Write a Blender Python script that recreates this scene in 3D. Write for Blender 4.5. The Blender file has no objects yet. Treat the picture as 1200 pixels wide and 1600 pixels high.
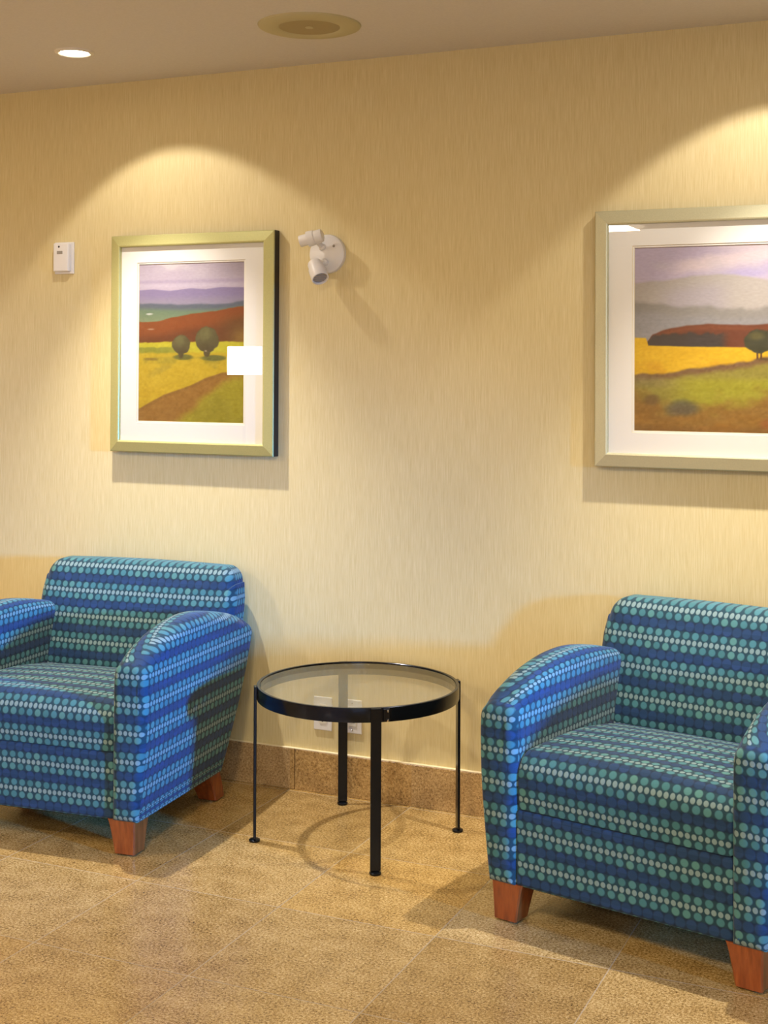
import bpy, bmesh, math, random
import numpy as np
from mathutils import Vector, Matrix

# ------------------------------------------------------------------ camera
S = bpy.context.scene
COL = S.collection
PI = math.pi

f_px, cy_px = 2128.377, 544.543
yaw, pitch, roll = -0.417298, -0.013664, 0.0047436
cam_loc = Vector((0, -4.22628, 1.465128))
F = Vector((math.sin(yaw)*math.cos(pitch), math.cos(yaw)*math.cos(pitch), -math.sin(pitch)))
R0 = Vector((math.cos(yaw), -math.sin(yaw), 0))
U0 = R0.cross(F)
R1 = R0*math.cos(roll) + U0*math.sin(roll)
U1 = -R0*math.sin(roll) + U0*math.cos(roll)
cam = bpy.data.cameras.new('camera')
cam.sensor_fit = 'VERTICAL'
cam.sensor_height = 24
cam.lens = 24*f_px/1600
cam.shift_y = -(800-cy_px)/1600
cam.clip_start = .05
co = bpy.data.objects.new('camera', cam)
COL.objects.link(co)
M = Matrix((R1, U1, -F)).transposed().to_4x4()
M.translation = cam_loc
co.matrix_world = M
S.camera = co

# ------------------------------------------------------------------ light and exposure
H = 2.52
S.view_settings.view_transform = 'Standard'
S.view_settings.look = 'None'
S.view_settings.gamma = 1
S.view_settings.use_curve_mapping = False
S.view_settings.exposure = 0.32
W = bpy.data.worlds.new('world'); S.world = W
W.use_nodes = True
W.node_tree.nodes['Background'].inputs[0].default_value = (.55, .7, 1, 1)
W.node_tree.nodes['Background'].inputs[1].default_value = .3

def aim(o, d):
    o.rotation_euler = Vector(d).to_track_quat('-Z', 'Y').to_euler()

def spot(name, loc, target, power, col, cone, blend, r):
    l = bpy.data.lights.new(name, 'SPOT')
    l.energy = power; l.color = col; l.spot_size = cone; l.spot_blend = blend; l.shadow_soft_size = r
    o = bpy.data.objects.new(name, l); COL.objects.link(o)
    o.location = loc; aim(o, Vector(target)-Vector(loc))
    return o

def area(name, loc, d, sx, sy, power, col, spread=PI):
    l = bpy.data.lights.new(name, 'AREA')
    l.shape = 'RECTANGLE'; l.size = sx; l.size_y = sy; l.energy = power; l.color = col; l.spread = spread
    o = bpy.data.objects.new(name, l); COL.objects.link(o)
    o.location = loc; aim(o, d)
    return o

WARM = (1, .93, .87)
LAMP_L = Vector((-2.775, -.47, 2.508))
LAMP_R = Vector((-.56, -.47, 2.508))
def accent(lamp, dx, spill, beam):
    """one accent lamp: a soft main beam, nearly straight down, and the wide weak spill of its reflector"""
    t1, t2 = math.radians(16), math.radians(5)
    spot('accent_spill', lamp, lamp + Vector((dx, math.sin(t1), -math.cos(t1))), spill, WARM, math.radians(96), .2, .02)
    spot('accent_beam', lamp, lamp + Vector((dx*.6, math.sin(t2), -math.cos(t2))), beam, WARM, math.radians(72), 1.0, .02)
accent(LAMP_L, .10, 15, 168)
accent(LAMP_R, .0, 20, 188)
# daylight from a narrow window in the right wall; cool fill added behind the camera
area('window_and_fill_light', (4.46, -2.45, 1.50), (-1, .27, -.13), .28, .46, 15, (.01, .31, 1), math.radians(21))
area('window_and_fill_light', (1.6, -7.42, 1.45), (-.25, 1, 0), 2.0, 1.7, 60, (.5, .70, 1))
# room luminaires behind the camera
for cx, cyy, e in ((-2.55, -5.62, 40), (1.6, -4.4, 40), (-4.4, -2.9, 40), (-1.2, -3.4, 50)):
    area('ceiling_light_glow', (cx, cyy, H-.035), (0, 0, -1), .4, .4, e, (1, .82, .58))

# ------------------------------------------------------------------ helpers
def lin(c):
    return tuple((v/12.92 if v <= .04045 else ((v+.055)/1.055)**2.4) for v in (x/255 for x in c))

def link(o, parent=None):
    COL.objects.link(o)
    if parent: o.parent = parent
    return o

def obj(name, bm, mat, parent=None, smooth=False, loc=None):
    bmesh.ops.recalc_face_normals(bm, faces=bm.faces[:])
    me = bpy.data.meshes.new(name); bm.to_mesh(me); bm.free()
    for m in (mat if isinstance(mat, (list, tuple)) else [mat]): me.materials.append(m)
    if smooth:
        for p in me.polygons: p.use_smooth = True
    if any(p.use_smooth for p in me.polygons): me.set_sharp_from_angle(angle=math.radians(38))
    o = bpy.data.objects.new(name, me)
    if loc: o.location = loc
    return link(o, parent)

def thing(name, label, cat, loc=(0, 0, 0), rot=(0, 0, 0), group=None):
    o = bpy.data.objects.new(name, None); COL.objects.link(o)
    o.empty_display_size = .1
    o.location = loc; o.rotation_euler = rot
    return tag(o, label, cat, group)

def tag(o, label, cat, group=None):
    o['label'] = label; o['category'] = cat
    if group: o['group'] = group
    return o

def struct(o):
    o['kind'] = 'structure'; return o

def box(bm, a, b, bev=0, seg=2, mi=0):
    v = [bm.verts.new((x, y, z)) for x in (a[0], b[0]) for y in (a[1], b[1]) for z in (a[2], b[2])]
    fs = [bm.faces.new([v[i] for i in q]) for q in ((0,1,3,2),(4,6,7,5),(0,4,5,1),(2,3,7,6),(0,2,6,4),(1,5,7,3))]
    for f_ in fs: f_.material_index = mi
    if bev:
        es = list({e for f_ in fs for e in f_.edges})
        bmesh.ops.bevel(bm, geom=es, offset=bev, segments=seg, affect='EDGES', profile=.5)

def lathe(bm, prof, n=48, mat=None, mi=0, close=True):
    """prof: list of (r, z); spun about local z, then moved by mat"""
    rings = []
    for r, z in prof:
        if r < 1e-6: rings.append([bm.verts.new((0, 0, z))])
        else: rings.append([bm.verts.new((r*math.cos(2*PI*i/n), r*math.sin(2*PI*i/n), z)) for i in range(n)])
    for a, b in zip(rings, rings[1:]):
        for i in range(n):
            j = (i+1) % n
            if len(a) == 1 and len(b) == 1: continue
            if len(a) == 1: f_ = bm.faces.new((a[0], b[i], b[j]))
            elif len(b) == 1: f_ = bm.faces.new((a[i], b[0], a[j]))
            else: f_ = bm.faces.new((a[i], b[i], b[j], a[j]))
            f_.material_index = mi; f_.smooth = True
    if mat is not None: bmesh.ops.transform(bm, matrix=mat, verts=[v for r in rings for v in r])

def axis_mat(loc, d):
    q = Vector(d).normalized().to_track_quat('Z', 'Y')
    return Matrix.Translation(loc) @ q.to_matrix().to_4x4()

# ------------------------------------------------------------------ materials
def mat(name):
    m = bpy.data.materials.new(name); m.use_nodes = True
    nt = m.node_tree
    return m, nt, nt.nodes['Principled BSDF']

def simple(name, rgb, rough=.5, metal=0, spec=.5, coat=0):
    m, nt, b = mat(name)
    b.inputs['Base Color'].default_value = (*lin(rgb), 1)
    b.inputs['Roughness'].default_value = rough
    b.inputs['Metallic'].default_value = metal
    b.inputs['Specular IOR Level'].default_value = spec
    b.inputs['Coat Weight'].default_value = coat
    return m

class N:
    """tiny node-graph writer"""
    def __init__(s, nt): s.nt = nt
    def new(s, t, **k):
        n = s.nt.nodes.new(t)
        for a, b in k.items(): setattr(n, a, b)
        return n
    def put(s, sock, v):
        if isinstance(v, bpy.types.NodeSocket): s.nt.links.new(v, sock)
        elif isinstance(v, (tuple, list)) and sock.type == 'RGBA' and len(v) == 3: sock.default_value = (*v, 1)
        else: sock.default_value = v
    def m(s, op, a, b=0.0, c=None):
        n = s.new('ShaderNodeMath', operation=op)
        s.put(n.inputs[0], a); s.put(n.inputs[1], b)
        if c is not None: s.put(n.inputs[2], c)
        return n.outputs[0]
    def mix(s, fac, a, b, blend='MIX'):
        n = s.new('ShaderNodeMix', data_type='RGBA', blend_type=blend)
        s.put(n.inputs[0], fac); s.put(n.inputs[6], a); s.put(n.inputs[7], b)
        return n.outputs[2]
    def sep(s, v):
        n = s.new('ShaderNodeSeparateXYZ'); s.put(n.inputs[0], v); return n.outputs
    def comb(s, x, y, z=0.0):
        n = s.new('ShaderNodeCombineXYZ'); s.put(n.inputs[0], x); s.put(n.inputs[1], y); s.put(n.inputs[2], z); return n.outputs[0]
    def noise(s, vec, scale, detail=2, rough=.5):
        n = s.new('ShaderNodeTexNoise'); s.put(n.inputs['Vector'], vec)
        n.inputs['Scale'].default_value = scale; n.inputs['Detail'].default_value = detail; n.inputs['Roughness'].default_value = rough
        return n.outputs[0]
    def white(s, vec, dim='3D'):
        n = s.new('ShaderNodeTexWhiteNoise', noise_dimensions=dim); s.put(n.inputs['Vector'], vec); return n.outputs[0]
    def ramp(s, fac, stops):
        n = s.new('ShaderNodeValToRGB'); s.put(n.inputs[0], fac)
        e = n.color_ramp.elements
        while len(e) < len(stops): e.new(.5)
        for q, (p, c) in zip(e, stops):
            q.position = p; q.color = (*c, 1) if len(c) == 3 else c
        return n.outputs[0]
    def rng(s, v, a, b, c, d):
        n = s.new('ShaderNodeMapRange'); s.put(n.inputs[0], v)
        for i, q in enumerate((a, b, c, d)): s.put(n.inputs[i+1], q)
        return n.outputs[0]
    def bump(s, h, strength, dist):
        n = s.new('ShaderNodeBump'); s.put(n.inputs['Height'], h)
        n.inputs['Strength'].default_value = strength; n.inputs['Distance'].default_value = dist
        return n.outputs[0]

def wallpaper():
    m, nt, b = mat('striped_wallpaper'); g = N(nt)
    p = g.new('ShaderNodeTexCoord').outputs['Object']
    x, y, z = g.sep(p)
    hh = g.m('ADD', x, y)
    fine = g.noise(g.comb(g.m('MULTIPLY', hh, 330), 0.0, g.m('MULTIPLY', z, 12)), 1, 3, .6)
    wide = g.noise(g.comb(g.m('MULTIPLY', hh, 55), 0.0, g.m('MULTIPLY', z, 2.2)), 1, 2, .5)
    v = g.m('ADD', g.m('MULTIPLY', fine, .85), g.m('MULTIPLY', wide, .15))
    c = g.ramp(v, [(.33, lin((206, 187, 134))), (.5, lin((214, 197, 146))), (.66, lin((221, 205, 158)))])
    nt.links.new(c, b.inputs['Base Color'])
    nt.links.new(g.bump(v, .25, .002), b.inputs['Normal'])
    b.inputs['Roughness'].default_value = .62; b.inputs['Specular IOR Level'].default_value = .3
    return m

def granite(name, tones, grout=True, rough=.2, spot_k=1.0):
    m, nt, b = mat(name); g = N(nt)
    p = g.new('ShaderNodeTexCoord').outputs['Object']
    x, y, z = g.sep(p)
    T = .457
    gx = g.m('DIVIDE', g.m('ADD', x, 2.6739 + T*20), T)
    gy = g.m('DIVIDE', g.m('ADD', y, .9448 + T*20), T)
    ix, iy = g.m('FLOOR', gx), g.m('FLOOR', gy)
    cell = g.white(g.comb(ix, iy, 3.7))
    off = g.comb(g.m('ADD', x, g.m('MULTIPLY', cell, 13.0)), g.m('ADD', y, g.m('MULTIPLY', cell, 7.0)), z)
    n1 = g.noise(off, 150, 3, .65)
    n2 = g.noise(off, 320, 2, .5)
    n3 = g.noise(off, 14, 3, .5)
    v = g.m('ADD', g.m('ADD', g.m('MULTIPLY', n1, .55), g.m('MULTIPLY', n2, .3)), g.m('MULTIPLY', n3, .15))
    c = g.ramp(v, [(.37, tones[0]), (.45, tones[1]), (.53, tones[2]), (.64, tones[3])])
    tone = g.ramp(cell, [(0, (.80, .74, .63)), (.35, (1, .97, .90)), (.7, (1.04, .94, .70)), (1, (1.0, 1.02, 1.06))])
    c = g.mix(1.0, c, tone, 'MULTIPLY')
    vor = g.new('ShaderNodeTexVoronoi'); g.put(vor.inputs['Vector'], off); vor.inputs['Scale'].default_value = 95
    dark = g.m('MULTIPLY', g.m('LESS_THAN', vor.outputs['Distance'], .2), g.m('GREATER_THAN', g.noise(off, 40, 1), .53))
    c = g.mix(g.m('MULTIPLY', dark, .55*spot_k), c, lin((98, 74, 48)))
    if grout:
        fx = g.m('ABSOLUTE', g.m('SUBTRACT', g.m('FRACT', g.m('ADD', gx, .5)), .5))
        fy = g.m('ABSOLUTE', g.m('SUBTRACT', g.m('FRACT', g.m('ADD', gy, .5)), .5))
        d = g.m('MULTIPLY', g.m('MINIMUM', fx, fy), T)
        gm = g.rng(d, .0009, .0017, 1.0, 0.0)
        c = g.mix(g.m('MULTIPLY', gm, .8), c, lin((158, 146, 126)))
        r = g.rng(gm, 0.0, 1.0, rough, .7)
        nt.links.new(r, b.inputs['Roughness'])
        nt.links.new(g.bump(g.m('SUBTRACT', 1.0, gm), .3, .001), b.inputs['Normal'])
    else:
        b.inputs['Roughness'].default_value = rough
    nt.links.new(c, b.inputs['Base Color'])
    b.inputs['Specular IOR Level'].default_value = .45
    return m

def fabric():
    m, nt, b = mat('dotted_fabric'); g = N(nt)
    uv = g.new('ShaderNodeUVMap', uv_map='UVMap').outputs[0]
    wob = g.noise(uv, 18, 2)
    u, v, _ = g.sep(uv)
    u = g.m('ADD', u, 10.0); v = g.m('ADD', v, g.m('ADD', 8.45, g.m('MULTIPLY', g.m('SUBTRACT', wob, .5), .003)))
    P, PU, PW = .0845, .0288, .0173
    row = g.m('FLOOR', g.m('ADD', g.m('DIVIDE', v, P), .5))
    vv = g.m('SUBTRACT', v, g.m('MULTIPLY', row, P))
    av = g.m('ABSOLUTE', vv)
    def cell(pitch, shift):
        q = g.m('ADD', g.m('DIVIDE', u, pitch), shift)
        return g.m('FLOOR', q), g.m('MULTIPLY', g.m('SUBTRACT', g.m('FRACT', q), .5), pitch)
    def dot(du, dv, a, bb, soft=.16):
        d = g.m('SQRT', g.m('ADD', g.m('POWER', g.m('DIVIDE', du, a), 2.0), g.m('POWER', g.m('DIVIDE', dv, bb), 2.0)))
        return g.rng(d, 1-soft, 1+soft, 1.0, 0.0)
    iw, uw = cell(PW, g.m('MULTIPLY', row, .37))
    it, ut = cell(PU, g.m('MULTIPLY', row, .21))
    inn, un = cell(PU, g.m('MULTIPLY', g.m('FLOOR', g.m('DIVIDE', v, P)), .43))
    mw = dot(uw, vv, .0066, .0072)
    mt = dot(ut, g.m('SUBTRACT', av, .0186), .0102, .0098)
    mn = dot(un, g.m('SUBTRACT', av, P/2), .0139, .0130)
    side = g.m('SIGN', vv)
    rt = g.white(g.comb(it, row, side))
    rn = g.white(g.comb(inn, row, 2.0))
    teal = g.ramp(rt, [(0, lin((60, 108, 112))), (.5, lin((67, 118, 126))), (1, lin((80, 127, 122)))])
    navy = g.ramp(rn, [(0, lin((28, 54, 84))), (.6, lin((32, 59, 91))), (1, lin((35, 61, 100)))])
    ground = g.mix(g.rng(av, .026, .031, 0.0, 1.0), lin((30, 60, 70)), lin((22, 40, 62)))
    c = g.mix(mn, ground, navy)
    c = g.mix(mt, c, teal)
    c = g.mix(mw, c, lin((118, 141, 140)))
    weave = g.noise(uv, 900, 2)
    c = g.mix(1.0, c, g.ramp(weave, [(.3, (.86, .86, .86)), (.7, (1.1, 1.1, 1.1))]), 'MULTIPLY')
    nt.links.new(c, b.inputs['Base Color'])
    hgt = g.m('ADD', g.m('MAXIMUM', mw, g.m('MAXIMUM', mt, mn)), g.m('MULTIPLY', weave, .5))
    nt.links.new(g.bump(hgt, .35, .0012), b.inputs['Normal'])
    b.inputs['Roughness'].default_value = .8
    b.inputs['Specular IOR Level'].default_value = .25
    b.inputs['Sheen Weight'].default_value = .15
    b.inputs['Sheen Roughness'].default_value = .4
    return m

def wood():
    m, nt, b = mat('cherry_wood'); g = N(nt)
    p = g.new('ShaderNodeTexCoord').outputs['Object']
    x, y, z = g.sep(p)
    v = g.noise(g.comb(g.m('MULTIPLY', x, 60), g.m('MULTIPLY', y, 60), g.m('MULTIPLY', z, 9)), 1, 4, .6)
    c = g.ramp(v, [(.3, lin((104, 48, 20))), (.5, lin((132, 64, 26))), (.7, lin((152, 80, 36)))])
    nt.links.new(c, b.inputs['Base Color'])
    b.inputs['Roughness'].default_value = .32
    b.inputs['Coat Weight'].default_value = .3
    return m

def pane(name, tint, base=0.04, rough=0.0):
    m = bpy.data.materials.new(name); m.use_nodes = True
    nt = m.node_tree; nt.nodes.clear(); g = N(nt)
    t = g.new('ShaderNodeBsdfTransparent'); t.inputs[0].default_value = (*tint, 1)
    r = g.new('ShaderNodeBsdfGlossy'); r.inputs['Roughness'].default_value = rough
    ge = g.new('ShaderNodeNewGeometry'); dt = g.new('ShaderNodeVectorMath', operation='DOT_PRODUCT')
    nt.links.new(ge.outputs['Incoming'], dt.inputs[0]); nt.links.new(ge.outputs['Normal'], dt.inputs[1])
    cs = g.m('SUBTRACT', 1.0, g.m('ABSOLUTE', dt.outputs['Value']))
    fr = g.m('ADD', base, g.m('MULTIPLY', g.m('POWER', cs, 5.0), 1-base))
    mx = g.new('ShaderNodeMixShader'); out = g.new('ShaderNodeOutputMaterial')
    nt.links.new(fr, mx.inputs[0]); nt.links.new(t.outputs[0], mx.inputs[1]); nt.links.new(r.outputs[0], mx.inputs[2])
    nt.links.new(mx.outputs[0], out.inputs[0])
    return m

def emit(name, col, s):
    m, nt, b = mat(name)
    b.inputs['Base Color'].default_value = (*col, 1)
    b.inputs['Emission Color'].default_value = (*col, 1)
    b.inputs['Emission Strength'].default_value = s
    return m

def painted(name):
    m, nt, b = mat(name); g = N(nt)
    a = g.new('ShaderNodeAttribute', attribute_name='paint')
    p = g.new('ShaderNodeTexCoord').outputs['Object']
    x, y, z = g.sep(p)
    n = g.noise(g.comb(g.m('MULTIPLY', x, 70), 0.0, g.m('MULTIPLY', z, 180)), 1, 3)
    c = g.mix(1.0, a.outputs['Color'], g.ramp(n, [(.3, (.92, .92, .92)), (.7, (1.06, 1.06, 1.06))]), 'MULTIPLY')
    nt.links.new(c, b.inputs['Base Color'])
    b.inputs['Roughness'].default_value = .7; b.inputs['Specular IOR Level'].default_value = .2
    return m

def brushed(name, rgb, rough):
    m, nt, b = mat(name); g = N(nt)
    p = g.new('ShaderNodeTexCoord').outputs['Object']
    n = g.noise(p, 300, 2)
    c = g.mix(1.0, lin(rgb), g.ramp(n, [(.3, (.94, .94, .94)), (.7, (1.04, 1.04, 1.04))]), 'MULTIPLY')
    nt.links.new(c, b.inputs['Base Color'])
    b.inputs['Metallic'].default_value = .4; b.inputs['Roughness'].default_value = rough
    return m

def plaster(name, rgb):
    m, nt, b = mat(name); g = N(nt)
    p = g.new('ShaderNodeTexCoord').outputs['Object']
    n = g.noise(p, 130, 3)
    c = g.mix(1.0, lin(rgb), g.ramp(n, [(.3, (.96, .96, .96)), (.7, (1.02, 1.02, 1.02))]), 'MULTIPLY')
    nt.links.new(c, b.inputs['Base Color'])
    nt.links.new(g.bump(n, .2, .001), b.inputs['Normal'])
    b.inputs['Roughness'].default_value = .85
    b.inputs['Specular IOR Level'].default_value = .2
    return m

M_WALL = wallpaper()
M_CEIL = plaster('ceiling_paint', (214, 210, 206))
M_PLAIN = plaster('plain_wall_paint', (222, 204, 172))
M_FLOOR = granite('granite_floor', [lin((84, 62, 35)), lin((148, 121, 75)), lin((181, 154, 103)), lin((214, 193, 149))], True, .2)
M_BASE = granite('granite_baseboard', [lin((112, 86, 56)), lin((160, 132, 92)), lin((182, 154, 112)), lin((208, 184, 144))], False, .3, 1.2)
M_LITEDGE = simple('cream_lit_edge', (236, 220, 180), .6)  # pale colour standing in for light on the baseboard top
M_FAB = fabric()
M_WOOD = wood()
M_DARKCLOTH = simple('black_underside_cloth', (24, 24, 28), .9)
M_BLACK = simple('gunmetal_black', (38, 41, 48), .2, .8)
M_BLACKP = simple('black_plastic', (22, 22, 24), .4)
M_CHROME = simple('chrome', (190, 190, 196), .12, 1)
M_GLASS = pane('table_glass', (.985, .99, .97))
M_PGLASS = pane('picture_glass', (.98, .985, .98))
M_WGLASS = pane('window_glass', (.96, .98, 1))
M_WHITE = simple('white_plastic', (226, 222, 216), .4)
M_IVORY = simple('aged_white_plastic', (222, 216, 200), .45)
M_GREY = simple('grey_plastic', (150, 142, 130), .5)
M_SLOT = simple('dark_slot', (40, 36, 32), .6)
M_MAT = simple('mat_board', (236, 231, 224), .8, 0, .2)
M_BEVEL = simple('mat_bevel', (226, 212, 180), .8, 0, .2)
M_ART = painted('landscape_print')
M_FRAME_A = brushed('olive_champagne_metal', (184, 180, 120), .4)
M_FRAME_B = brushed('silver_champagne_metal', (190, 186, 152), .33)
M_SIDE = simple('dark_frame_side', (30, 22, 18), .5)
M_SPKRING = simple('speaker_trim_paint', (190, 182, 142), .6)
M_GRILLE = simple('speaker_grille_mesh', (166, 152, 112), .7)
M_LENS = emit('lit_lamp_lens', (1, .90, .74), 14)
M_LENSOFF = simple('reflector_lens', (150, 150, 162), .15, .4)
M_SHADE = emit('lit_lamp_shade', (1, .9, .74), 40)
M_DIFF = emit('lit_diffuser', (1, .88, .68), 2.2)
M_TRIMW = simple('white_trim', (226, 220, 210), .5)

# ------------------------------------------------------------------ setting
X0, X1, Y0 = -6.0, 4.5, -7.5
def slab(name, a, b, m):
    bm = bmesh.new(); box(bm, a, b); return struct(obj(name, bm, m))
slab('floor', (X0-.1, Y0-.1, -.1), (X1+.1, .1, 0), M_FLOOR)
slab('wall_back', (X0-.1, 0, 0), (X1+.1, .1, H), M_WALL)
slab('wall_left', (X0-.1, Y0, 0), (X0, 0, H), M_PLAIN)

def wall_with_hole(name, axis, pos, thick, span, hole):
    bm = bmesh.new()
    a0, a1 = span; h0, h1, z0, z1 = hole
    for s0, s1, q0, q1 in ((a0, h0, 0, H), (h1, a1, 0, H), (h0, h1, 0, z0), (h0, h1, z1, H)):
        if axis == 'x': box(bm, (pos, s0, q0), (pos+thick, s1, q1))
        else: box(bm, (s0, pos, q0), (s1, pos+thick, q1))
    return struct(obj(name, bm, M_PLAIN))
wall_with_hole('wall_right', 'x', X1, .1, (Y0, 0), (-2.66, -2.24, 1.2, 1.8))
wall_with_hole('wall_front', 'y', Y0-.1, .1, (X0, X1), (.5, 2.7, .5, 2.35))

def window(name, axis, pos, h):
    h0, h1, z0, z1 = h
    bm = bmesh.new(); w = .04
    for s0, s1, q0, q1 in ((h0, h0+w, z0, z1), (h1-w, h1, z0, z1), (h0+w, h1-w, z0, z0+w), (h0+w, h1-w, z1-w, z1)):
        if axis == 'x': box(bm, (pos+.03, s0, q0), (pos+.08, s1, q1))
        else: box(bm, (s0, pos+.03, q0), (s1, pos+.08, q1))
    o = struct(obj(name, bm, M_TRIMW))
    bm = bmesh.new()
    if axis == 'x': box(bm, (pos+.052, h0+w, z0+w), (pos+.058, h1-w, z1-w))
    else: box(bm, (h0+w, pos+.052, z0+w), (h1-w, pos+.058, z1-w))
    obj('window_pane', bm, M_WGLASS, o)
window('window_1', 'x', X1, (-2.66, -2.24, 1.2, 1.8))
window('added_fill_window', 'y', Y0-.1, (.5, 2.7, .5, 2.35))  # unseen window, added to go with the cool fill light

# ceiling with a round hole for each recessed lamp is a plain slab plus the lamp's own trim
bm = bmesh.new(); box(bm, (X0-.1, Y0-.1, H), (X1+.1, .1, H+.1))
struct(obj('ceiling', bm, M_CEIL))

# granite baseboard: 18 inch lengths with hairline joints, cream strip painting the lit top edge
bm = bmesh.new()
k = 0
x = -2.199 - .914*4
while x < X1:
    a, b = max(x+.0012, X0), min(x+.914-.0012, X1)
    box(bm, (a, -.0145, 0), (b, 0, .1395), .0015, 1)
    x += .914
bb = struct(obj('baseboard_back', bm, M_BASE))
bm = bmesh.new(); box(bm, (X0, -.014, .1395), (X1, 0, .1425), .001, 1)
obj('lit_top_edge', bm, M_LITEDGE, bb)

# ------------------------------------------------------------------ upholstery lofts
def inset(poly, d):
    """poly: closed list of 2-D points (ccw); moved inwards by d"""
    n = len(poly); out = []
    for i in range(n):
        p, q, r = Vector(poly[i-1]), Vector(poly[i]), Vector(poly[(i+1) % n])
        e1 = (q-p); e2 = (r-q)
        if e1.length < 1e-9: e1 = e2
        if e2.length < 1e-9: e2 = e1
        e1 = e1.normalized(); e2 = e2.normalized()
        n1 = Vector((-e1.y, e1.x)); n2 = Vector((-e2.y, e2.x))
        nn = (n1+n2)
        if nn.length < 1e-6: nn = n1
        nn.normalize()
        k = d/max(.5, nn.dot(n1))
        out.append((q.x+nn.x*k, q.y+nn.y*k))
    return out

def loft(bm, rings, uvs, cap0=True, cap1=True, cuv0=None, cuv1=None):
    """rings: list of closed rings of 3-D points, uvs: matching (u, v)"""
    L = bm.loops.layers.uv.get('UVMap') or bm.loops.layers.uv.new('UVMap')
    V = [[bm.verts.new(p) for p in r] for r in rings]
    n = len(rings[0])
    for a in range(len(rings)-1):
        for i in range(n):
            j = (i+1) % n
            f_ = bm.faces.new((V[a][i], V[a][j], V[a+1][j], V[a+1][i]))
            f_.smooth = True
            ids = ((a, i), (a, j), (a+1, j), (a+1, i))
            for lp, (r, q) in zip(f_.loops, ids): lp[L].uv = uvs[r][q] if not callable(uvs) else uvs(r, q, i)
    for on, r, cuv in ((cap0, 0, cuv0), (cap1, len(rings)-1, cuv1)):
        if on:
            f_ = bm.faces.new(V[r] if r else V[r][::-1]); f_.smooth = True
            for lp in f_.loops: lp[L].uv = cuv(lp.vert.co)

def interp(pts, t):
    """piecewise smooth lookup in a list of (t, v)"""
    xs = [p[0] for p in pts]; ys = [p[1] for p in pts]
    n = len(xs)
    if t <= xs[0]: return ys[0]
    if t >= xs[-1]: return ys[-1]
    i = max(k for k in range(n-1) if xs[k] <= t)
    h = xs[i+1]-xs[i]; s = (t-xs[i])/h
    def sl(k):
        if k == 0: return (ys[1]-ys[0])/(xs[1]-xs[0])
        if k == n-1: return (ys[-1]-ys[-2])/(xs[-1]-xs[-2])
        return (ys[k+1]-ys[k-1])/(xs[k+1]-xs[k-1])
    m0, m1 = sl(i)*h, sl(i+1)*h
    return (2*s**3-3*s*s+1)*ys[i]+(s**3-2*s*s+s)*m0+(-2*s**3+3*s*s)*ys[i+1]+(s**3-s*s)*m1

ZB = .104      # underside of the upholstery
ARM_TOP = [(0, .575), (.04, .596), (.12, .622), (.22, .645), (.36, .662), (.5, .664), (.66, .648), (.82, .622), (.94, .592), (1, .572)]
def arm_section(zt):
    """closed (x, z) loop of an arm cut across: inner bottom, outer bottom, bowed outside, rounded top, inner side"""
    pts = []; tags = []
    xin, ro = .297, .040
    def outer(z): return interp([(.10, .379), (.2, .391), (.35, .405), (.48, .410), (.6, .408), (.7, .404)], z)
    for i in range(5): pts.append((xin+(outer(ZB)-xin)*i/4, ZB)); tags.append('b')
    for i in range(1, 13):
        z = ZB+(zt-ro-ZB)*i/12; pts.append((outer(z), z)); tags.append('o')
    xo = outer(zt-ro)
    for i in range(1, 9):
        a = PI/2*i/8; pts.append((xo-.045+.045*math.cos(a), zt-ro+ro*math.sin(a))); tags.append('t')
    ri = .036
    for i in range(0, 9):
        a = PI/2+PI/2*i/8; pts.append((xin+ri+ri*math.cos(a), zt-ri+ri*math.sin(a))); tags.append('t')
    for i in range(1, 11):
        z = zt-ri+(ZB-zt+ri)*i/11; pts.append((xin, z)); tags.append('i')
    return pts, tags

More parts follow.
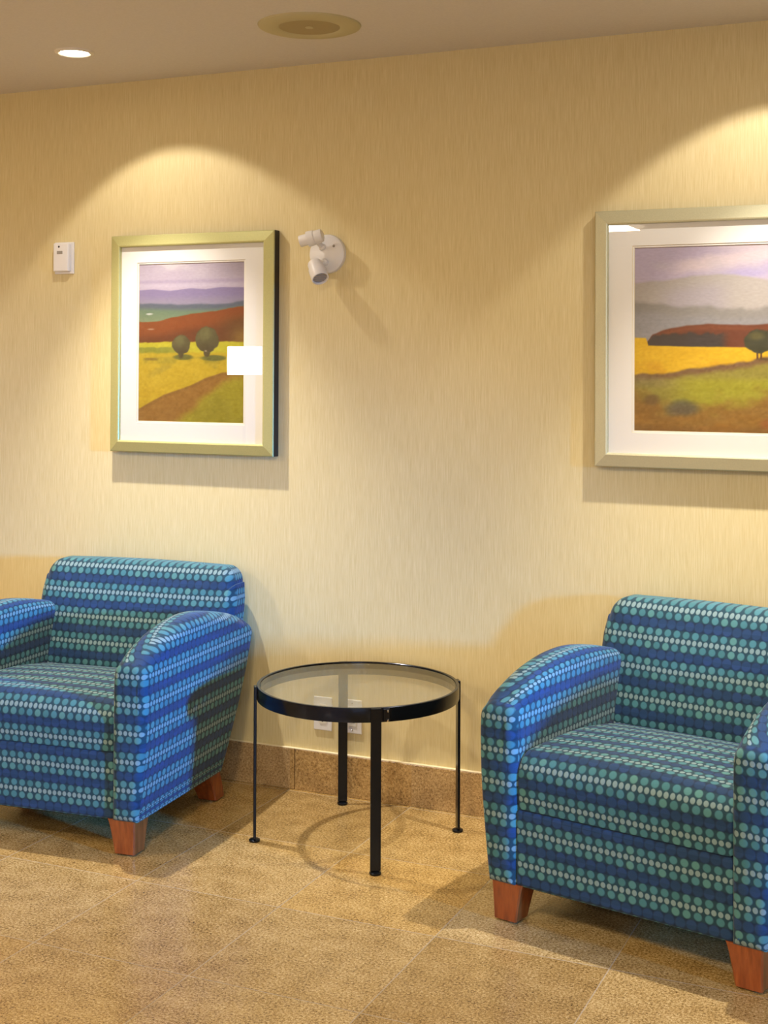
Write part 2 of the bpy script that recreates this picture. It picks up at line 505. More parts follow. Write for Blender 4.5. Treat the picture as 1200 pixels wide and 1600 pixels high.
def arm_mesh(sgn):
    bm = bmesh.new()
    rr = .024
    st = []
    for i in range(7):
        a = PI/2*i/6; st.append((rr*(1-math.sin(a)), rr*(1-math.cos(a)), 0))
    NS = 26
    rings, uvs = [], []
    def ring(t, yoff, ins, rear=False):
        zt = interp(ARM_TOP, t)
        sec, tags = arm_section(zt)
        q = inset(sec, ins) if ins else sec
        r, w = [], []
        # running arc length over the top
        for (px_, pz_), (sx, sz), tg in zip(q, sec, tags):
            yr = .570 + (min(max(pz_, ZB), .6)-ZB)/(.58-ZB)*.190
            yf = -.032 + .006*max(0, (pz_-.5)/.1)
            y = yf + t*(yr-yf) + yoff
            r.append((sgn*px_, y, pz_))
            if tg == 'o': v = sz + .0845
            elif tg == 'i': v = sz
            elif tg == 'b': v = ZB
            else: v = sz + .0845*min(1, max(0, (sx-.297)/.062))
            w.append((y, v))
        return r, w
    front = [(rr, 0.0), (rr*.62, rr*.07), (rr*.3, rr*.3), (rr*.08, rr*.62), (0, rr)]
    for ins, dy in front:
        a, b = ring(0, dy, ins); rings.append(a); uvs.append(b)
    for i in range(1, NS):
        t = i/NS
        a, b = ring(t, rr*(1-t) - rr*t, 0); rings.append(a); uvs.append(b)
    for ins, dy in front[::-1]:
        a, b = ring(1, -dy, ins); rings.append(a); uvs.append(b)
    nf = len(front)
    off = ZB + .0135 - .0845   # a pale row sits just above the bottom edge
    def sh(w): return (w[0]+.011*sgn, w[1]-off)
    def uvf(r, q, i):
        if r < nf-1 : return (rings[r][q][0], rings[r][q][2]-off)
        return sh(uvs[r][q])
    # front rounding is mapped like the front face as far as the last ring
    def uvf2(r, q, i): return uvf(r, q, i)
    L = bm.loops.layers.uv.get('UVMap') or bm.loops.layers.uv.new('UVMap')
    V = [[bm.verts.new(p) for p in r] for r in rings]
    n = len(rings[0]); tot = len(rings)
    for a in range(tot-1):
        endq = a < nf-1
        for i in range(n):
            j = (i+1) % n
            f_ = bm.faces.new((V[a][i], V[a][j], V[a+1][j], V[a+1][i])); f_.smooth = True
            for lp, (r, q) in zip(f_.loops, ((a, i), (a, j), (a+1, j), (a+1, i))):
                lp[L].uv = (rings[r][q][0], rings[r][q][2]-off) if endq else sh(uvs[r][q])
                if not endq and q == 0 and i == n-1: lp[L].uv = sh((uvs[r][q][0], ZB))
    for r in (0, tot-1):
        f_ = bm.faces.new(V[r]); f_.smooth = True
        for lp in f_.loops: lp[L].uv = (lp.vert.co.x, lp.vert.co.z-off)
    return bm

def seat_mesh():
    bm = bmesh.new()
    prof = []
    z0, yf = .306, -.011
    for i in range(6): prof.append((yf-.004*math.sin(PI*i/10), z0+(.385-z0)*i/5))
    r = .062
    for i in range(1, 11):
        a = PI/2*i/10
        prof.append((yf-.004+r*(1-math.cos(a)), .385+(.452-.385)*math.sin(a)))
    for i in range(1, 15):
        t = i/14; prof.append((yf+r+(.57-yf-r)*t, .452+.016*math.sin(PI*min(1, t*1.05))-.036*t))
    prof.append((.57, .36)); prof.append((.57, z0))
    for i in range(1, 8): prof.append((.57+(yf-.57)*i/8, z0))
    ccw = [(-a, b) for a, b in prof]
    arc = [z0]
    for a, b in zip(prof, prof[1:]): arc.append(arc[-1]+math.hypot(b[0]-a[0], b[1]-a[1]))
    hw, rr = .2985, .014
    ends = [(rr, 0), (rr*.62, rr*.07), (rr*.3, rr*.3), (rr*.08, rr*.62), (0, rr)]
    rings, uvs = [], []
    off = .334
    def ring(x, ins):
        q = inset(ccw, ins)
        # crown: the middle of the top stands a little higher
        cr = .010*(1-(x/hw)**2)
        rings.append([(x, -a, b+(cr*min(1, max(0, (b-.40)/.05)))) for a, b in q])
        uvs.append([(x, v-off) for v in arc])
    for ins, dx in ends: ring(-hw+dx, ins)
    for i in range(1, 16): ring((-hw+rr)+(2*hw-2*rr)*i/16, 0)
    for ins, dx in ends[::-1]: ring(hw-dx, ins)
    loft(bm, rings, uvs, True, True, lambda c: (c.y, c.z-off), lambda c: (c.y, c.z-off))
    return bm

def base_mesh():
    bm = bmesh.new()
    L = bm.loops.layers.uv.get('UVMap') or bm.loops.layers.uv.new('UVMap')
    box(bm, (-.300, -.016, ZB), (.300, .58, .304), .010, 3)
    bm.faces.ensure_lookup_table()
    off = .165
    bm.normal_update()
    for f_ in bm.faces:
        f_.smooth = False
        for lp in f_.loops:
            c = lp.vert.co
            lp[L].uv = (c.x if abs(f_.normal.x) < .8 else c.y, c.z-off)
    return bm

def back_mesh():
    bm = bmesh.new()
    # closed (x, z) outline, ccw
    half = []
    for z, w in ((.32, .352), (.42, .364), (.52, .376), (.60, .383), (.66, .383), (.712, .376)): half.append((w, z))
    r = .052
    cx_, cz_ = .370-r, .764-r
    for i in range(0, 10):
        a = PI/2*i/9; half.append((cx_+r*math.cos(a), cz_+r*math.sin(a)+.004*i/9))
    for i in range(1, 8): half.append((cx_*(1-i/8), .768+.005*math.sin(PI/2*i/8)))
    top = [(0, .773)]
    right = half
    left = [(-a, b) for a, b in half[::-1]]
    outline = right + top + left
    for i in range(1, 8): outline.append((-.352+.704*i/8, .32))
    yf, yb, rf, rb = .535, .706, .042, .034
    lean = .30
    rings, uvs = [], []
    def ring(y, ins, bulge=0.0):
        q = inset(outline, ins)
        rings.append([(a, y+lean*max(0, b-.40)*(1.0-.45*min(1, max(0, (y-.575)/.10)))-bulge, b) for a, b in q])
        uvs.append([(a + (.0 if abs(a) < .2 else math.copysign(max(0, y-yf-rf), a)), b-.752) for a, b in outline])
    def fr(rad): return [(rad, 0), (rad*.76, rad*.03), (rad*.5, rad*.14), (rad*.29, rad*.3), (rad*.12, rad*.52), (rad*.03, rad*.76), (0, rad)]
    core = inset(outline, rf); kx, kz = 0.0, .56
    for sc, b in ((.35, .014), (.6, .011), (.82, .005)):
        q = [(kx+(a-kx)*sc, kz+(c-kz)*sc) for a, c in core]
        rings.append([(a, yf+lean*max(0, c-.40)-b, c) for a, c in q]); uvs.append([(a, c-.752) for a, c in q])
    for ins, dy in fr(rf): ring(yf+dy, ins)
    for i in range(1, 5): ring(yf+rf+(yb-rb-yf-rf)*i/5, 0)
    for ins, dy in fr(rb)[::-1]: ring(yb-dy, ins)
    cuv = lambda c: (c.x, c.z-.752)
    L = bm.loops.layers.uv.get('UVMap') or bm.loops.layers.uv.new('UVMap')
    V = [[bm.verts.new(p) for p in q] for q in rings]
    n = len(outline); nfr = 3+7
    for a in range(len(rings)-1):
        for i in range(n):
            j = (i+1) % n
            f_ = bm.faces.new((V[a][i], V[a][j], V[a+1][j], V[a+1][i])); f_.smooth = True
            for lp, (r_, q) in zip(f_.loops, ((a, i), (a, j), (a+1, j), (a+1, i))):
                c = rings[r_][q]
                if a < nfr-1: lp[L].uv = (c[0], c[2]-.752)
                else: lp[L].uv = uvs[r_][q]
    for r_ in (0, len(rings)-1):
        f_ = bm.faces.new(V[r_]); f_.smooth = True
        for lp in f_.loops: lp[L].uv = cuv(lp.vert.co)
    return bm

def chair_leg(x0, x1, bx0, bx1, y0, y1, by0, by1):
    """tapered block: top rectangle at z=.106, foot rectangle at z=.006, slightly curved flanks"""
    bm = bmesh.new()
    rings = []
    for i in range(9):
        t = i/8; s = t**.75
        a, b = x0+(bx0-x0)*s, x1+(bx1-x1)*s
        c, d = y0+(by0-y0)*s, y1+(by1-y1)*s
        z = .108+(.006-.108)*t
        e = .004
        rings.append([bm.verts.new(p) for p in ((a+e, c, z), (b-e, c, z), (b, c+e, z), (b, d-e, z), (b-e, d, z), (a+e, d, z), (a, d-e, z), (a, c+e, z))])
    for r, q in zip(rings, rings[1:]):
        for i in range(8):
            j = (i+1) % 8; bm.faces.new((r[i], r[j], q[j], q[i]))
    bm.faces.new(rings[0]); bm.faces.new(rings[-1])
    return bm

def make_armchair(label, loc, rz):
    t = thing('armchair', label, 'armchair', loc, (0, 0, rz), 'matching dotted armchairs')
    obj('base', base_mesh(), M_FAB, t)
    bm = bmesh.new(); box(bm, (-.285, .0, ZB-.004), (.285, .54, ZB+.002)); obj('dust_cover', bm, M_DARKCLOTH, t)
    obj('seat_cushion', seat_mesh(), M_FAB, t)
    obj('backrest', back_mesh(), M_FAB, t)
    for s in (-1, 1): obj('arm', arm_mesh(s), M_FAB, t)
    for s in (-1, 1):
        for rear in (0, 1):
            if rear: y = (.47, .55, .535, .60)
            else: y = (-.018, .075, -.012, .052)
            xs = (.278, .372, .300, .368)
            a = sorted((s*xs[0], s*xs[1])); b = sorted((s*xs[2], s*xs[3]))
            lg = obj('leg', chair_leg(a[0], a[1], b[0], b[1], y[0], y[1], y[2], y[3]), M_WOOD, t)
            bm = bmesh.new()
            lathe(bm, [(0, 0), (.020, 0), (.022, .002), (.022, .0065), (0, .0065)], 24, Matrix.Translation(((b[0]+b[1])/2, (y[2]+y[3])/2, 0)))
            obj('foot_glide', bm, M_CHROME, lg)
    return t

thL, thR = math.radians(4.64), math.radians(-12.53)
# front right foot of the left chair stands at (-2.36, -.787)
cL = Vector((-2.36-.336*math.cos(thL), -.787-.336*math.sin(thL), 0))
make_armchair('blue teal dotted stripe armchair left of the glass table, under the portrait-format picture', cL, thL)
make_armchair('blue teal dotted stripe armchair right of the glass table, turned a little toward it', (-.8403, -.8457, 0), thR)

# ------------------------------------------------------------------ side table
TC = Vector((-1.80, -.353, 0)); TR = .315; TZ = .478
t = thing('side_table', 'round glass topped side table with black metal ring and four thin legs between the armchairs', 'table', TC)
bm = bmesh.new()
lathe(bm, [(TR-.009, TZ-.0425), (TR, TZ-.0425), (TR+.0008, TZ-.041), (TR+.0008, TZ-.0015), (TR-.0005, TZ), (TR-.008, TZ), (TR-.009, TZ-.001), (TR-.009, TZ-.0425)], 128)
rim = obj('rim', bm, M_BLACK, t)
bm = bmesh.new()
lathe(bm, [(0, TZ-.003), (TR-.0105, TZ-.003), (TR-.0098, TZ-.004), (TR-.0098, TZ-.0105), (TR-.0105, TZ-.0115), (0, TZ-.0115)], 128)
obj('glass_top', bm, M_GLASS, t)
for a in (-55.7, 33.5, 124, 212):
    an = math.radians(a)
    rot = Matrix.Rotation(an, 4, 'Z')
    bm = bmesh.new(); box(bm, (TR+.001, -.0155, .010), (TR+.0095, .0155, TZ-.001), .0012, 1)
    bmesh.ops.transform(bm, matrix=rot, verts=bm.verts[:])
    lg = obj('leg', bm, M_BLACK, t)
    bm = bmesh.new()
    lathe(bm, [(0, 0), (.016, 0), (.0175, .002), (.0175, .006), (.013, .0085), (.006, .010), (0, .010)], 28, rot @ Matrix.Translation((TR+.005, 0, 0)))
    obj('foot', bm, M_BLACK, lg)
    for z in (TZ-.012, TZ-.031):
        pass
# clamp block that closes the ring beside the front leg, with its two bright screws
an = math.radians(-55.7+5.6); rot = Matrix.Rotation(an, 4, 'Z')
bm = bmesh.new(); box(bm, (TR+.0006, -.010, TZ-.040), (TR+.006, .010, TZ-.003), .0012, 1)
bmesh.ops.transform(bm, matrix=rot, verts=bm.verts[:])
cl = obj('ring_clamp', bm, M_BLACK, rim)
for z in (TZ-.010, TZ-.036):
    bm = bmesh.new(); lathe(bm, [(0, .0045), (.003, .004), (.0042, .002), (.0042, 0)], 16, rot @ axis_mat((TR+.0058, .004, z), (1, 0, 0)))
    obj('screw', bm, M_CHROME, rim)

# ------------------------------------------------------------------ pictures
def vnoise(u, v, sx, sy, seed):
    rs = np.random.RandomState(seed); G = rs.rand(64, 64)
    x, y = u*sx, v*sy
    i, j = np.floor(x).astype(int), np.floor(y).astype(int)
    fx, fy = x-i, y-j
    fx = fx*fx*(3-2*fx); fy = fy*fy*(3-2*fy)
    g = lambda a, b: G[a % 64, b % 64]
    return (g(i, j)*(1-fx)+g(i+1, j)*fx)*(1-fy)+(g(i, j+1)*(1-fx)+g(i+1, j+1)*fx)*fy

def fbm(u, v, sx, sy, seed):
    return .55*vnoise(u, v, sx, sy, seed)+.3*vnoise(u, v, 2.1*sx, 2.1*sy, seed+1)+.15*vnoise(u, v, 4.3*sx, 4.3*sy, seed+2)

def sm(x, a, b):
    t = np.clip((x-a)/(b-a), 0, 1); return t*t*(3-2*t)

def over(c, m, rgb):
    m = np.clip(m, 0, 1)[..., None]
    return c*(1-m)+np.asarray(rgb, float)*m

def line(u, pts): return np.interp(u, [p[0] for p in pts], [p[1] for p in pts])

def art_fields(u, v):
    n = fbm(u, v, 7, 14, 3); n2 = fbm(u, v, 3, 8, 9); w = (fbm(u, v, 16, 16, 5)-.5)*.014
    c = np.zeros(u.shape+(3,)); c[:] = (214, 198, 216)
    c = over(c, .9*sm(n2, .35, .7)*sm(v, .14, .03)*sm(u, .85, .3), (246, 234, 238))
    c = over(c, .6*sm(u, .6, 1)*sm(v, .14, .05), (190, 174, 186))
    c = over(c, .5*sm(np.abs(v-.115), .02, .0), (184, 166, 200))
    c = over(c, .6*sm(np.abs(v-.14), .02, .0), (222, 206, 226))
    hill = line(u, [(0, .165), (.14, .160), (.3, .172), (.5, .158), (.64, .166), (.78, .155), (1, .160)])
    c = over(c, sm(v-hill, -.004, .006), (156, 140, 180))
    c = over(c, .8*sm(v, .19, .25), (168, 158, 176))
    g = line(u, [(0, .25), (.4, .262), (.75, .262), (1, .245)])
    c = over(c, sm(v-g+w, -.008, .008), (104, 112, 126))
    c = over(c, sm(v-g, .015, .05)*.9, (122, 146, 112))
    c = over(c, sm(v, .30, .36)*.6*sm(u, .6, .1), (146, 158, 116))
    c = over(c, .9*sm(np.hypot((u-.10)/.05, (v-.318)/.010)+n*.5, 1.2, .6), (222, 222, 216))
    r = line(u, [(0, .368), (.2, .362), (.3, .345), (.55, .315), (.72, .305), (.85, .288), (1, .276)])
    c = over(c, sm(v-r+w*.6, -.004, .006), (150, 78, 36))
    c = over(c, sm(v-r, .06, .13)*.85, (112, 60, 34))
    c = over(c, .7*sm(v-r, .02, .1)*sm(u, .6, 1), (118, 84, 44))
    c = over(c, .75*sm(u, .82, 1.0)*sm(v, .37, .47), (166, 128, 58))
    c = over(c, .6*sm(np.hypot((u-.12)/.05, (v-.415)/.008)+n*.5, 1.2, .6), (206, 184, 166))
    # fields
    c = over(c, sm(v+w, .492, .503), (212, 200, 52))
    c = over(c, .9*sm(v+w, .525, .535)*sm(u, .55, .25), (150, 152, 52))
    c = over(c, sm(v+w, .555, .575), (214, 182, 44))
    c = over(c, .8*sm(np.abs(v-.605), .012, .004)*sm(np.abs(u-.12), .09, .04), (138, 108, 44))
    c = over(c, .45*sm(np.abs(v-.612), .03, .01)*sm(n, .35, .6), (150, 142, 52))
    c = over(c, sm(v, .63, .66), (218, 184, 44))
    c = over(c, .5*sm(n, .52, .68)*sm(v, .62, .66)*sm(v, .74, .68), (172, 152, 56))
    c = over(c, .5*sm(v, .72, .85), (228, 188, 38))
    # trees with shadows
    for cx, cyy, rx, ry, sx0, sx1, sv in ((.41, .512, .088, .061, .32, .54, .592), (.655, .482, .112, .082, .58, .86, .597)):
        c = over(c, .85*sm(np.hypot((u-(sx0+sx1)/2)/((sx1-sx0)/2), (v-sv)/.022), 1.05, .6), (104, 108, 56))
        c = over(c, sm(np.hypot((u-cx)/(rx*.3), (v-cyy-ry*1.0)/.03), 1.1, .7), (92, 80, 50))
        d = np.hypot((u-cx)/rx, (v-cyy)/ry)+(fbm(u, v, 40, 50, 12)-.5)*.18
        c = over(c, sm(d, 1.05, .92), (98, 90, 56))
        c = over(c, .7*sm(d, 1.0, .85)*sm(np.hypot((u-cx+.02)/rx, (v-cyy+ry*.45)/ry), .9, .2), (126, 120, 74))
        c = over(c, .6*sm(d, 1.0, .85)*sm(v-cyy, 0, ry), (80, 66, 46))
    c = over(c, .8*sm(np.hypot((u-.645)/.018, (v-.553)/.008)+n*.4, 1.2, .7), (180, 160, 130))
    # path and lower meadow
    p0 = line(u, [(0, .925), (.13, .875), (.25, .832), (.5, .772), (.64, .725), (.8, .690), (.9, .684), (1, .690)])
    p1 = line(u, [(0, 1.3), (.3, 1.02), (.5, .92), (.65, .83), (.8, .745), (.9, .705), (1, .69)])
    c = over(c, sm(v-p0+w*.4, -.006, .008), (170, 120, 50))
    c = over(c, .6*sm(v-p0, .03, .0)*sm(v-p0, -.01, .004), (146, 100, 46))
    c = over(c, sm(v-p1+(n-.5)*.05, -.03, .05), (180, 164, 40))
    c = over(c, .4*sm(n2, .4, .7)*sm(v-p1, 0, .06), (156, 142, 40))
    return c

def art_hedge(u, v):
    x = u*2.0
    n = fbm(x, v, 6, 12, 21); n2 = fbm(x, v, 2.6, 9, 33); w = (fbm(x, v, 16, 20, 41)-.5)*.02
    c = np.zeros(u.shape+(3,)); c[:] = (202, 186, 208)
    st = v+.11*(x-.5)
    c = over(c, .9*sm(np.abs(st-.09+w), .06, .01)*sm(x, .15, .4), (232, 212, 214))
    c = over(c, .8*sm(v, .05, .0)*sm(x, .4, .7), (228, 210, 210))
    c = over(c, .7*sm(np.abs(st-.18), .04, .01), (184, 172, 214))
    c = over(c, .6*sm(n2, .45, .7)*sm(v, .2, .12), (212, 200, 206))
    m = line(x, [(0, .19), (.2, .18), (.4, .158), (.55, .150), (.68, .158), (.85, .185), (1, .20), (1.3, .17), (1.6, .19), (2, .16)])
    c = over(c, sm(v-m+w*.5, -.008, .012), (190, 180, 172))
    c = over(c, .6*sm(v-m, .02, .1)*sm(np.abs(x-.4), .3, .1), (182, 172, 184))
    c = over(c, .85*sm(np.hypot((x-1.02)/.09, (v-.27)/.04), 1.1, .3), (222, 200, 90))
    f_ = line(x, [(0, .29), (.15, .30), (.3, .325), (.45, .315), (.6, .335), (.8, .335), (1, .32), (1.5, .33), (2, .31)])
    c = over(c, sm(v-f_+w, -.012, .02), (152, 146, 140))
    c = over(c, .6*sm(v-f_, .03, .09), (160, 158, 164))
    r = line(x, [(0, .60), (.08, .52), (.12, .475), (.2, .448), (.35, .425), (.5, .418), (.68, .424), (.85, .422), (1, .415), (1.4, .43), (2, .41)])
    c = over(c, sm(v-r+w*.5, -.004, .008), (112, 58, 40))
    c = over(c, .7*sm(v-r, .0, .02)*sm(v-r, .04, .02)*sm(n, .3, .6), (134, 72, 44))
    c = over(c, .9*sm(x, .84, .95)*sm(v-r, 0, .02), (166, 84, 34))
    h = .468+(fbm(x, v, 30, 4, 51)-.5)*.03
    c = over(c, .92*sm(v-h, -.006, .012)*sm(x, .64, .56)*sm(v-r, 0, .02), (60, 58, 60))
    c = over(c, sm(v-line(x, [(0, .49), (.08, .492), (.095, .533), (.3, .538), (.8, .545), (1, .548), (2, .55)])+w*.2, -.003, .006), (238, 188, 36))
    c = over(c, .5*sm(v, .58, .66)*sm(n, .4, .65), (224, 160, 32))
    pl = line(x, [(0, .695), (.2, .685), (.4, .66), (.6, .64), (.75, .62), (.85, .605), (1, .60), (1.5, .59), (2, .6)])
    c = over(c, sm(v-pl+w, -.012, .008), (126, 92, 62))
    c = over(c, sm(v-pl+w, .012, .05), (158, 146, 62))
    c = over(c, .8*sm(v, .69, .74)*sm(np.abs(x-.65), .5, .2), (174, 168, 40))
    c = over(c, .6*sm(np.abs(v-.73), .05, .01)*sm(x, .35, .1), (146, 128, 84))
    gl = line(x, [(0, .76), (.2, .82), (.5, .83), (.7, .80), (1, .74), (2, .75)])
    c = over(c, .9*sm(v-gl+(n-.5)*.14, -.04, .07), (152, 106, 46))
    c = over(c, .7*sm(v, .86, .97)*sm(n, .3, .7), (176, 120, 42))
    c = over(c, .75*sm(np.hypot((x-.33)/.14, (v-.875)/.055)+n*.6, 1.3, .6), (86, 82, 74))
    c = over(c, .6*sm(np.hypot((x-.12)/.07, (v-.83)/.04)+n*.6, 1.3, .6), (112, 82, 58))
    c = over(c, .75*sm(np.hypot((x-1.0)/.10, (v-.775)/.06)+n*.6, 1.3, .6), (94, 92, 62))
    c = over(c, .6*sm(np.hypot((x-.9)/.10, (v-.95)/.04)+n*.6, 1.3, .6), (164, 88, 42))
    c = over(c, .7*sm(v, .95, 1.0), (130, 88, 40))
    for tx in (.824, 1.42):
        c = over(c, .8*sm(np.hypot((x-tx-.08)/.11, (v-.607)/.01), 1.1, .5), (96, 74, 48))
        for dx in (-.015, .012): c = over(c, sm(np.abs(x-tx-dx*(1-(v-.57)*4)), .008, .004)*sm(v, .55, .56)*sm(v, .612, .605), (100, 64, 42))
        d = np.hypot((x-tx)/.097, (v-.513)/.062)+(fbm(x, v, 30, 30, 61)-.5)*.3
        c = over(c, sm(d, 1.05, .9), (62, 64, 46))
        c = over(c, .7*sm(d, 1, .8)*sm(np.hypot((x-tx+.02)/.07, (v-.485)/.03), 1.1, .2), (108, 100, 56))
    return c

def art_mesh(name, x0, x1, z0, z1, y, fn, nx, nz, parent, dim):
    u, v = np.meshgrid(np.linspace(0, 1, nx), np.linspace(0, 1, nz))
    c = fn(u, v) + ((fbm(u, v, 46*(x1-x0)/.45, 70, 77)-.5)*26 + (fbm(u, v, 14, 30, 78)-.5)*18)[..., None]*sm(v, .1, .8)[..., None]
    c = np.clip(c, 0, 255)/255*dim
    c = np.where(c <= .04045, c/12.92, ((c+.055)/1.055)**2.4)
    X = x0+(x1-x0)*u; Z = z1+(z0-z1)*v
    P = np.stack([X, np.full_like(X, y), Z], -1).reshape(-1, 3)
    idx = np.arange(nx*nz).reshape(nz, nx)
    q = np.stack([idx[1:, :-1], idx[1:, 1:], idx[:-1, 1:], idx[:-1, :-1]], -1).reshape(-1, 4)
    me = bpy.data.meshes.new(name)
    me.from_pydata(P.tolist(), [], q.tolist())
    at = me.color_attributes.new('paint', 'FLOAT_COLOR', 'POINT')
    rgba = np.ones((nx*nz, 4), np.float32); rgba[:, :3] = c.reshape(-1, 3)
    at.data.foreach_set('color', rgba.ravel())
    me.materials.append(M_ART)
    return link(bpy.data.objects.new(name, me), parent)

def rect_ring(bm, outer, inner, mi=0):
    """mitred band between two rectangles given as (x0, x1, z0, z1, y)"""
    def c(r): return [(r[0], r[4], r[2]), (r[1], r[4], r[2]), (r[1], r[4], r[3]), (r[0], r[4], r[3])]
    A = [bm.verts.new(p) for p in c(outer)]; B = [bm.verts.new(p) for p in c(inner)]
    for i in range(4):
        j = (i+1) % 4
        bm.faces.new((A[i], A[j], B[j], B[i])).material_index = mi

def picture(label, fo, art, w, dep, mfr, fn, nx, nz, dim):
    x0, x1, z0, z1 = fo
    cx, cz = (x0+x1)/2, (z0+z1)/2
    t = thing('framed_picture', label, 'framed picture', (cx, 0, z0), (0, 0, 0), 'framed landscape prints')
    T = Matrix.Translation((-cx, 0, -z0))
    R = lambda d, y: (x0+d, x1-d, z0+d, z1-d, y)
    bm = bmesh.new()
    seq = [(0.0, -.002, 1), (0.0, -dep*.80, 0), (.003, -dep*.86, 0), (w-.006, -dep, 0), (w-.002, -dep+.001, 0), (w, -dep+.004, 0), (w, -.006, 0), (w, -.002, 1), (0.0, -.002, 1)]
    for a, b in zip(seq, seq[1:]): rect_ring(bm, R(a[0], a[1]), R(b[0], b[1]), a[2])
    bmesh.ops.remove_doubles(bm, verts=bm.verts[:], dist=1e-5)
    bmesh.ops.transform(bm, matrix=T, verts=bm.verts[:]); obj('frame', bm, [mfr, M_SIDE], t)
    a0, a1, b0, b1 = art
    ym = -.031
    bm = bmesh.new()
    box(bm, (x0+w-.002, -.026, z0+w-.002), (x1-w+.002, -.006, z1-w+.002))
    m_in = .006
    rect_ring(bm, R(w-.002, ym), (a0-m_in, a1+m_in, b0-m_in, b1+m_in, ym))
    rect_ring(bm, (a0-m_in, a1+m_in, b0-m_in, b1+m_in, ym), (a0-m_in+.0015, a1+m_in-.0015, b0-m_in+.0015, b1+m_in-.0015, ym+.002), 1)
    rect_ring(bm, (a0-m_in+.0015, a1+m_in-.0015, b0-m_in+.0015, b1+m_in-.0015, ym+.002), (a0, a1, b0, b1, ym+.002))
    rect_ring(bm, (a0, a1, b0, b1, ym+.002), (a0+.0012, a1-.0012, b0+.0012, b1-.0012, ym+.004), 1)
    bmesh.ops.transform(bm, matrix=T, verts=bm.verts[:]); obj('mat_board', bm, [M_MAT, M_BEVEL], t)
    art_mesh('print', a0-cx, a1-cx, b0-z0, b1-z0, ym+.0045, fn, nx, nz, t, dim)
    bm = bmesh.new(); box(bm, (x0+w-.001, -.0385, z0+w-.001), (x1-w+.001, -.0368, z1-w+.001))
    bmesh.ops.transform(bm, matrix=T, verts=bm.verts[:]); obj('glass', bm, M_PGLASS, t)
    return t

picture('portrait-format landscape print of two round trees in an olive champagne frame', (-2.9613, -2.2771, 1.1506, 1.943), (-2.845, -2.403, 1.2634, 1.8374), .042, .045, M_FRAME_A, art_fields, 240, 320, .80)
picture('larger landscape print with dark hedge and single round tree in a silver champagne frame', (-1.132, .04, 1.1565, 1.9584), (-1.008, -.084, 1.2704, 1.8414), .044, .045, M_FRAME_B, art_hedge, 440, 280, .86)

# ------------------------------------------------------------------ small wall fittings
t = thing('wall_sensor', 'small white plastic sensor box on the wall left of the portrait picture', 'wall sensor', (-3.197, 0, 1.872))
bm = bmesh.new(); box(bm, (-.043, -.008, -.060), (.043, 0, .060), .002, 2); obj('back_plate', bm, M_WHITE, t)
bm = bmesh.new(); box(bm, (-.037, -.027, -.052), (.033, -.007, .056), .005, 3); obj('cover', bm, M_WHITE, t)
bm = bmesh.new(); lathe(bm, [(0, .002), (.003, .0016), (.0042, 0)], 16, axis_mat((-.010, -.0268, .042), (0, -1, 0))); obj('indicator_light', bm, M_SLOT, t)
bm = bmesh.new(); box(bm, (-.019, -.0278, .014), (.007, -.0265, .026), .0006, 1); obj('sensor_window', bm, M_GREY, t)

def wall_plate(name, label, cat, x, z):
    t = thing(name, label, cat, (x, 0, z))
    bm = bmesh.new(); box(bm, (-.035, -.006, -.0575), (.035, 0, .0575), .003, 2); obj('plate', bm, M_WHITE, t)
    return t
t = wall_plate('power_outlet', 'white power outlet with two sockets on the wall behind the glass table', 'outlet', -2.0955, .271)
for dz in (.0195, -.0195):
    bm = bmesh.new()
    pts = []
    for i in range(36):
        a = 2*PI*i/36; pts.append((.0172*math.cos(a), max(-.0135, min(.0135, .0172*math.sin(a)))))
    A = [bm.verts.new((x, -.0055, z+dz)) for x, z in pts]; B = [bm.verts.new((x*.97, -.0080, z*.97+dz)) for x, z in pts]
    for i in range(36): bm.faces.new((A[i], A[(i+1) % 36], B[(i+1) % 36], B[i]))
    bm.faces.new(B)
    s = obj('socket', bm, M_IVORY, t)
    bm = bmesh.new()
    box(bm, (-.0075, -.0083, dz+.001), (-.0057, -.0078, dz+.0085)); box(bm, (.0057, -.0083, dz+.001), (.0075, -.0078, dz+.0075))
    lathe(bm, [(0, .0004), (.0024, .0004), (.0024, 0)], 14, axis_mat((0, -.0079, dz-.006), (0, -1, 0)))
    obj('slots', bm, M_SLOT, s)
bm = bmesh.new(); lathe(bm, [(0, .0016), (.002, .0012), (.003, 0)], 14, axis_mat((0, -.0058, 0), (0, -1, 0))); obj('screw', bm, M_CHROME, t)
t = wall_plate('wall_jack', 'white wall plate with one rectangular insert right of the power outlet', 'wall plate', -1.983, .2725)
bm = bmesh.new(); box(bm, (-.0168, -.0082, -.033), (.0168, -.0055, .033), .001, 1); ins_ = obj('insert', bm, M_IVORY, t)
bm = bmesh.new(); box(bm, (-.006, -.0087, -.020), (.010, -.0080, -.0185)); obj('groove', bm, M_GREY, ins_)
for z in (.046, -.046):
    bm = bmesh.new(); lathe(bm, [(0, .0016), (.002, .0012), (.003, 0)], 14, axis_mat((0, -.0058, z), (0, -1, 0))); obj('screw', bm, M_CHROME, t)

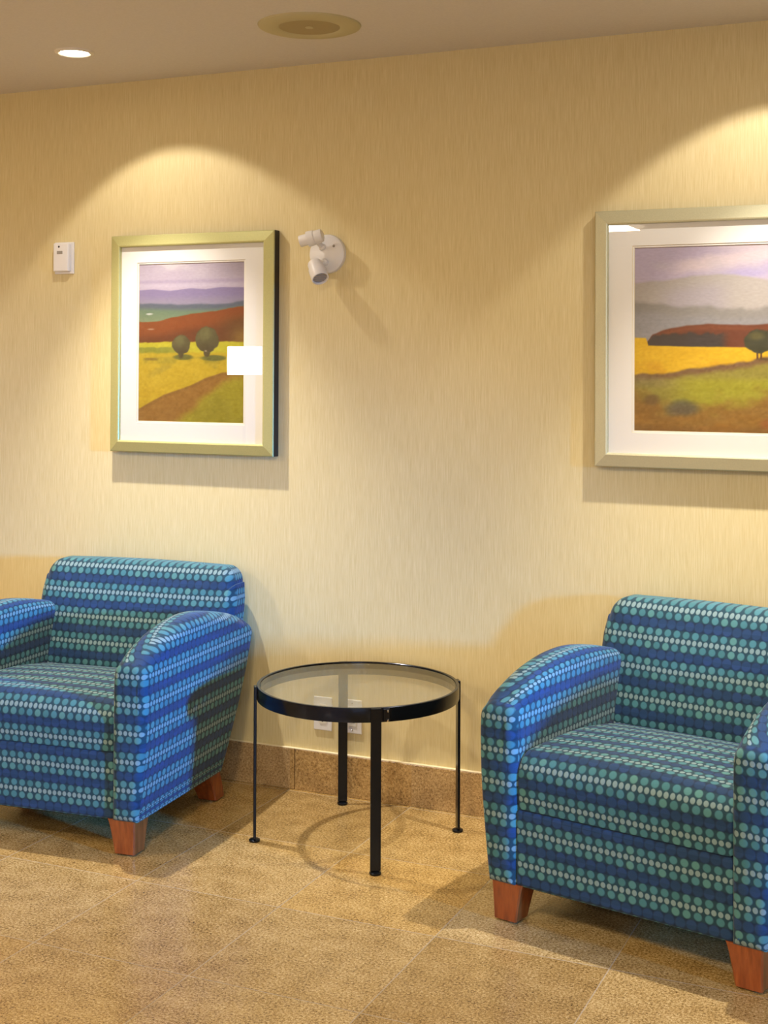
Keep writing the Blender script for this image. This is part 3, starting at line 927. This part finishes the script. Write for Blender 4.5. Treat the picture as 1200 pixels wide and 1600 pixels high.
# emergency light with two swivelling heads
t = thing('emergency_light', 'white two-headed emergency spotlight on round plate beside the portrait picture', 'emergency light', (-2.086, 0, 1.855))
bm = bmesh.new(); lathe(bm, [(0, .020), (.058, .019), (.066, .013), (.068, .004), (.068, 0)], 64, axis_mat((0, 0, 0), (0, -1, 0))); pl_ = obj('mounting_plate', bm, M_WHITE, t)
bm = bmesh.new(); lathe(bm, [(0, .0015), (.004, .001), (.005, 0)], 16, axis_mat((.030, -.0192, .026), (0, -1, 0))); obj('screw', bm, M_GREY, pl_)
def head(p, d, r, L, lens_m, k, tip=1.0):
    d = Vector(d).normalized()
    bm = bmesh.new()
    lathe(bm, [(0, -L*.5), (r*.55, -L*.5), (r*.80, -L*.46), (r*.86, -L*.40), (r*.86, -L*.15), (r*.95, -L*.12), (r, L*.08), (r, L*.16), (r*tip, L*.17), (r*tip, L*.47), (r*tip*.97, L*.5), (r*tip*.86, L*.5), (r*tip*.82, L*.40), (0, L*.40)], 40, axis_mat(p, d))
    h = obj('lamp_head', bm, M_WHITE, t)
    bm = bmesh.new(); lathe(bm, [(0, L*.42), (r*tip*.82, L*.42), (r*tip*.83, L*.405)], 40, axis_mat(p, d)); obj('lens', bm, lens_m, h)
    if k:
        q = d.to_track_quat('Z', 'Y').to_matrix().to_4x4()
        bm = bmesh.new()
        for o in (-.5, -.17, .17, .5): box(bm, (-r*.72, r*o-.0016, L*.425), (r*.72, r*o+.0016, L*.435))
        bmesh.ops.transform(bm, matrix=Matrix.Translation(p) @ q, verts=bm.verts[:])
        obj('lens_ribs', bm, M_GREY, h)
    # yoke: short arm from the plate to the head
    bm = bmesh.new(); a = Vector((p[0]*.45, -.018, p[2]*.45)); b = Vector(p)-d*L*.1
    lathe(bm, [(0, 0), (.013, 0), (.013, .006), (.009, .010), (.009, (b-a).length), (0, (b-a).length)], 20, axis_mat(a, b-a))
    obj('swivel_arm', bm, M_WHITE, t)
head((-.030, -.070, .050), (-1, -.22, -.26), .027, .084, M_WHITE, 0, .74)
head((-.006, -.072, -.062), (.50, -.42, -.72), .030, .078, M_LENSOFF, 1)

# ------------------------------------------------------------------ ceiling fittings
t = thing('ceiling_speaker', 'round ceiling speaker with beige trim ring and tan perforated grille', 'speaker', (-1.915, -.487, H))
bm = bmesh.new(); lathe(bm, [(.094, -.006), (.100, -.010), (.150, -.007), (.158, -.004), (.160, 0)], 72); obj('trim_ring', bm, M_SPKRING, t)
bm = bmesh.new(); lathe(bm, [(0, -.0072), (.094, -.0066), (.096, -.003)], 64); gr = obj('grille', bm, M_GRILLE, t)
bm = bmesh.new(); lathe(bm, [(0, -.0095), (.012, -.0085), (.014, -.006)], 24); obj('grille_badge', bm, M_SPKRING, gr)

def downlight(label, loc, d):
    t = thing('downlight', label, 'downlight', loc, (0, 0, 0), 'recessed accent downlights')
    bm = bmesh.new(); lathe(bm, [(.050, -.0005), (.050, -.005), (.054, -.008), (.064, -.005), (.066, 0)], 48); obj('trim_ring', bm, M_TRIMW, t)
    bm = bmesh.new(); lathe(bm, [(0, -.0030), (.039, -.0030), (.046, -.001)], 40); obj('lamp_lens', bm, M_LENS, t)
    return t
downlight('small round lit downlight in the ceiling above the wall sensor', (-2.805, -.478, H), None)
downlight('small round lit downlight in the ceiling above the silver framed picture', (LAMP_R.x, LAMP_R.y, H), None)

# ------------------------------------------------------------------ behind the camera (seen in the picture glass)
for i, (cx, cyy) in enumerate(((-2.55, -5.62), (1.6, -4.4), (-4.4, -2.9), (-1.2, -3.4))):
    t = thing('ceiling_light', 'round flush ceiling light in the room behind the camera', 'ceiling light', (cx, cyy, H), (0, 0, 0), 'flush ceiling lights')
    bm = bmesh.new(); lathe(bm, [(.28, -.022), (.305, -.022), (.31, 0)], 48); obj('rim', bm, M_TRIMW, t)
    bm = bmesh.new(); lathe(bm, [(0, -.028), (.16, -.026), (.27, -.022), (.28, -.012)], 48); obj('diffuser', bm, M_DIFF, t)
LX, LY = -4.63, -3.95
t = thing('floor_lamp', 'floor lamp with small lit drum shade behind the camera', 'floor lamp', (LX, LY, 0))
bm = bmesh.new(); lathe(bm, [(0, 0), (.14, 0), (.14, .015), (.03, .025), (0, .025)], 48); obj('base', bm, M_BLACK, t)
bm = bmesh.new(); lathe(bm, [(0, .02), (.011, .02), (.011, 1.5), (0, 1.5)], 20); obj('pole', bm, M_BLACK, t)
bm = bmesh.new(); lathe(bm, [(.118, 1.41), (.118, 1.60), (.115, 1.60), (.115, 1.41), (.118, 1.41)], 48); obj('lamp_shade', bm, M_SHADE, t)
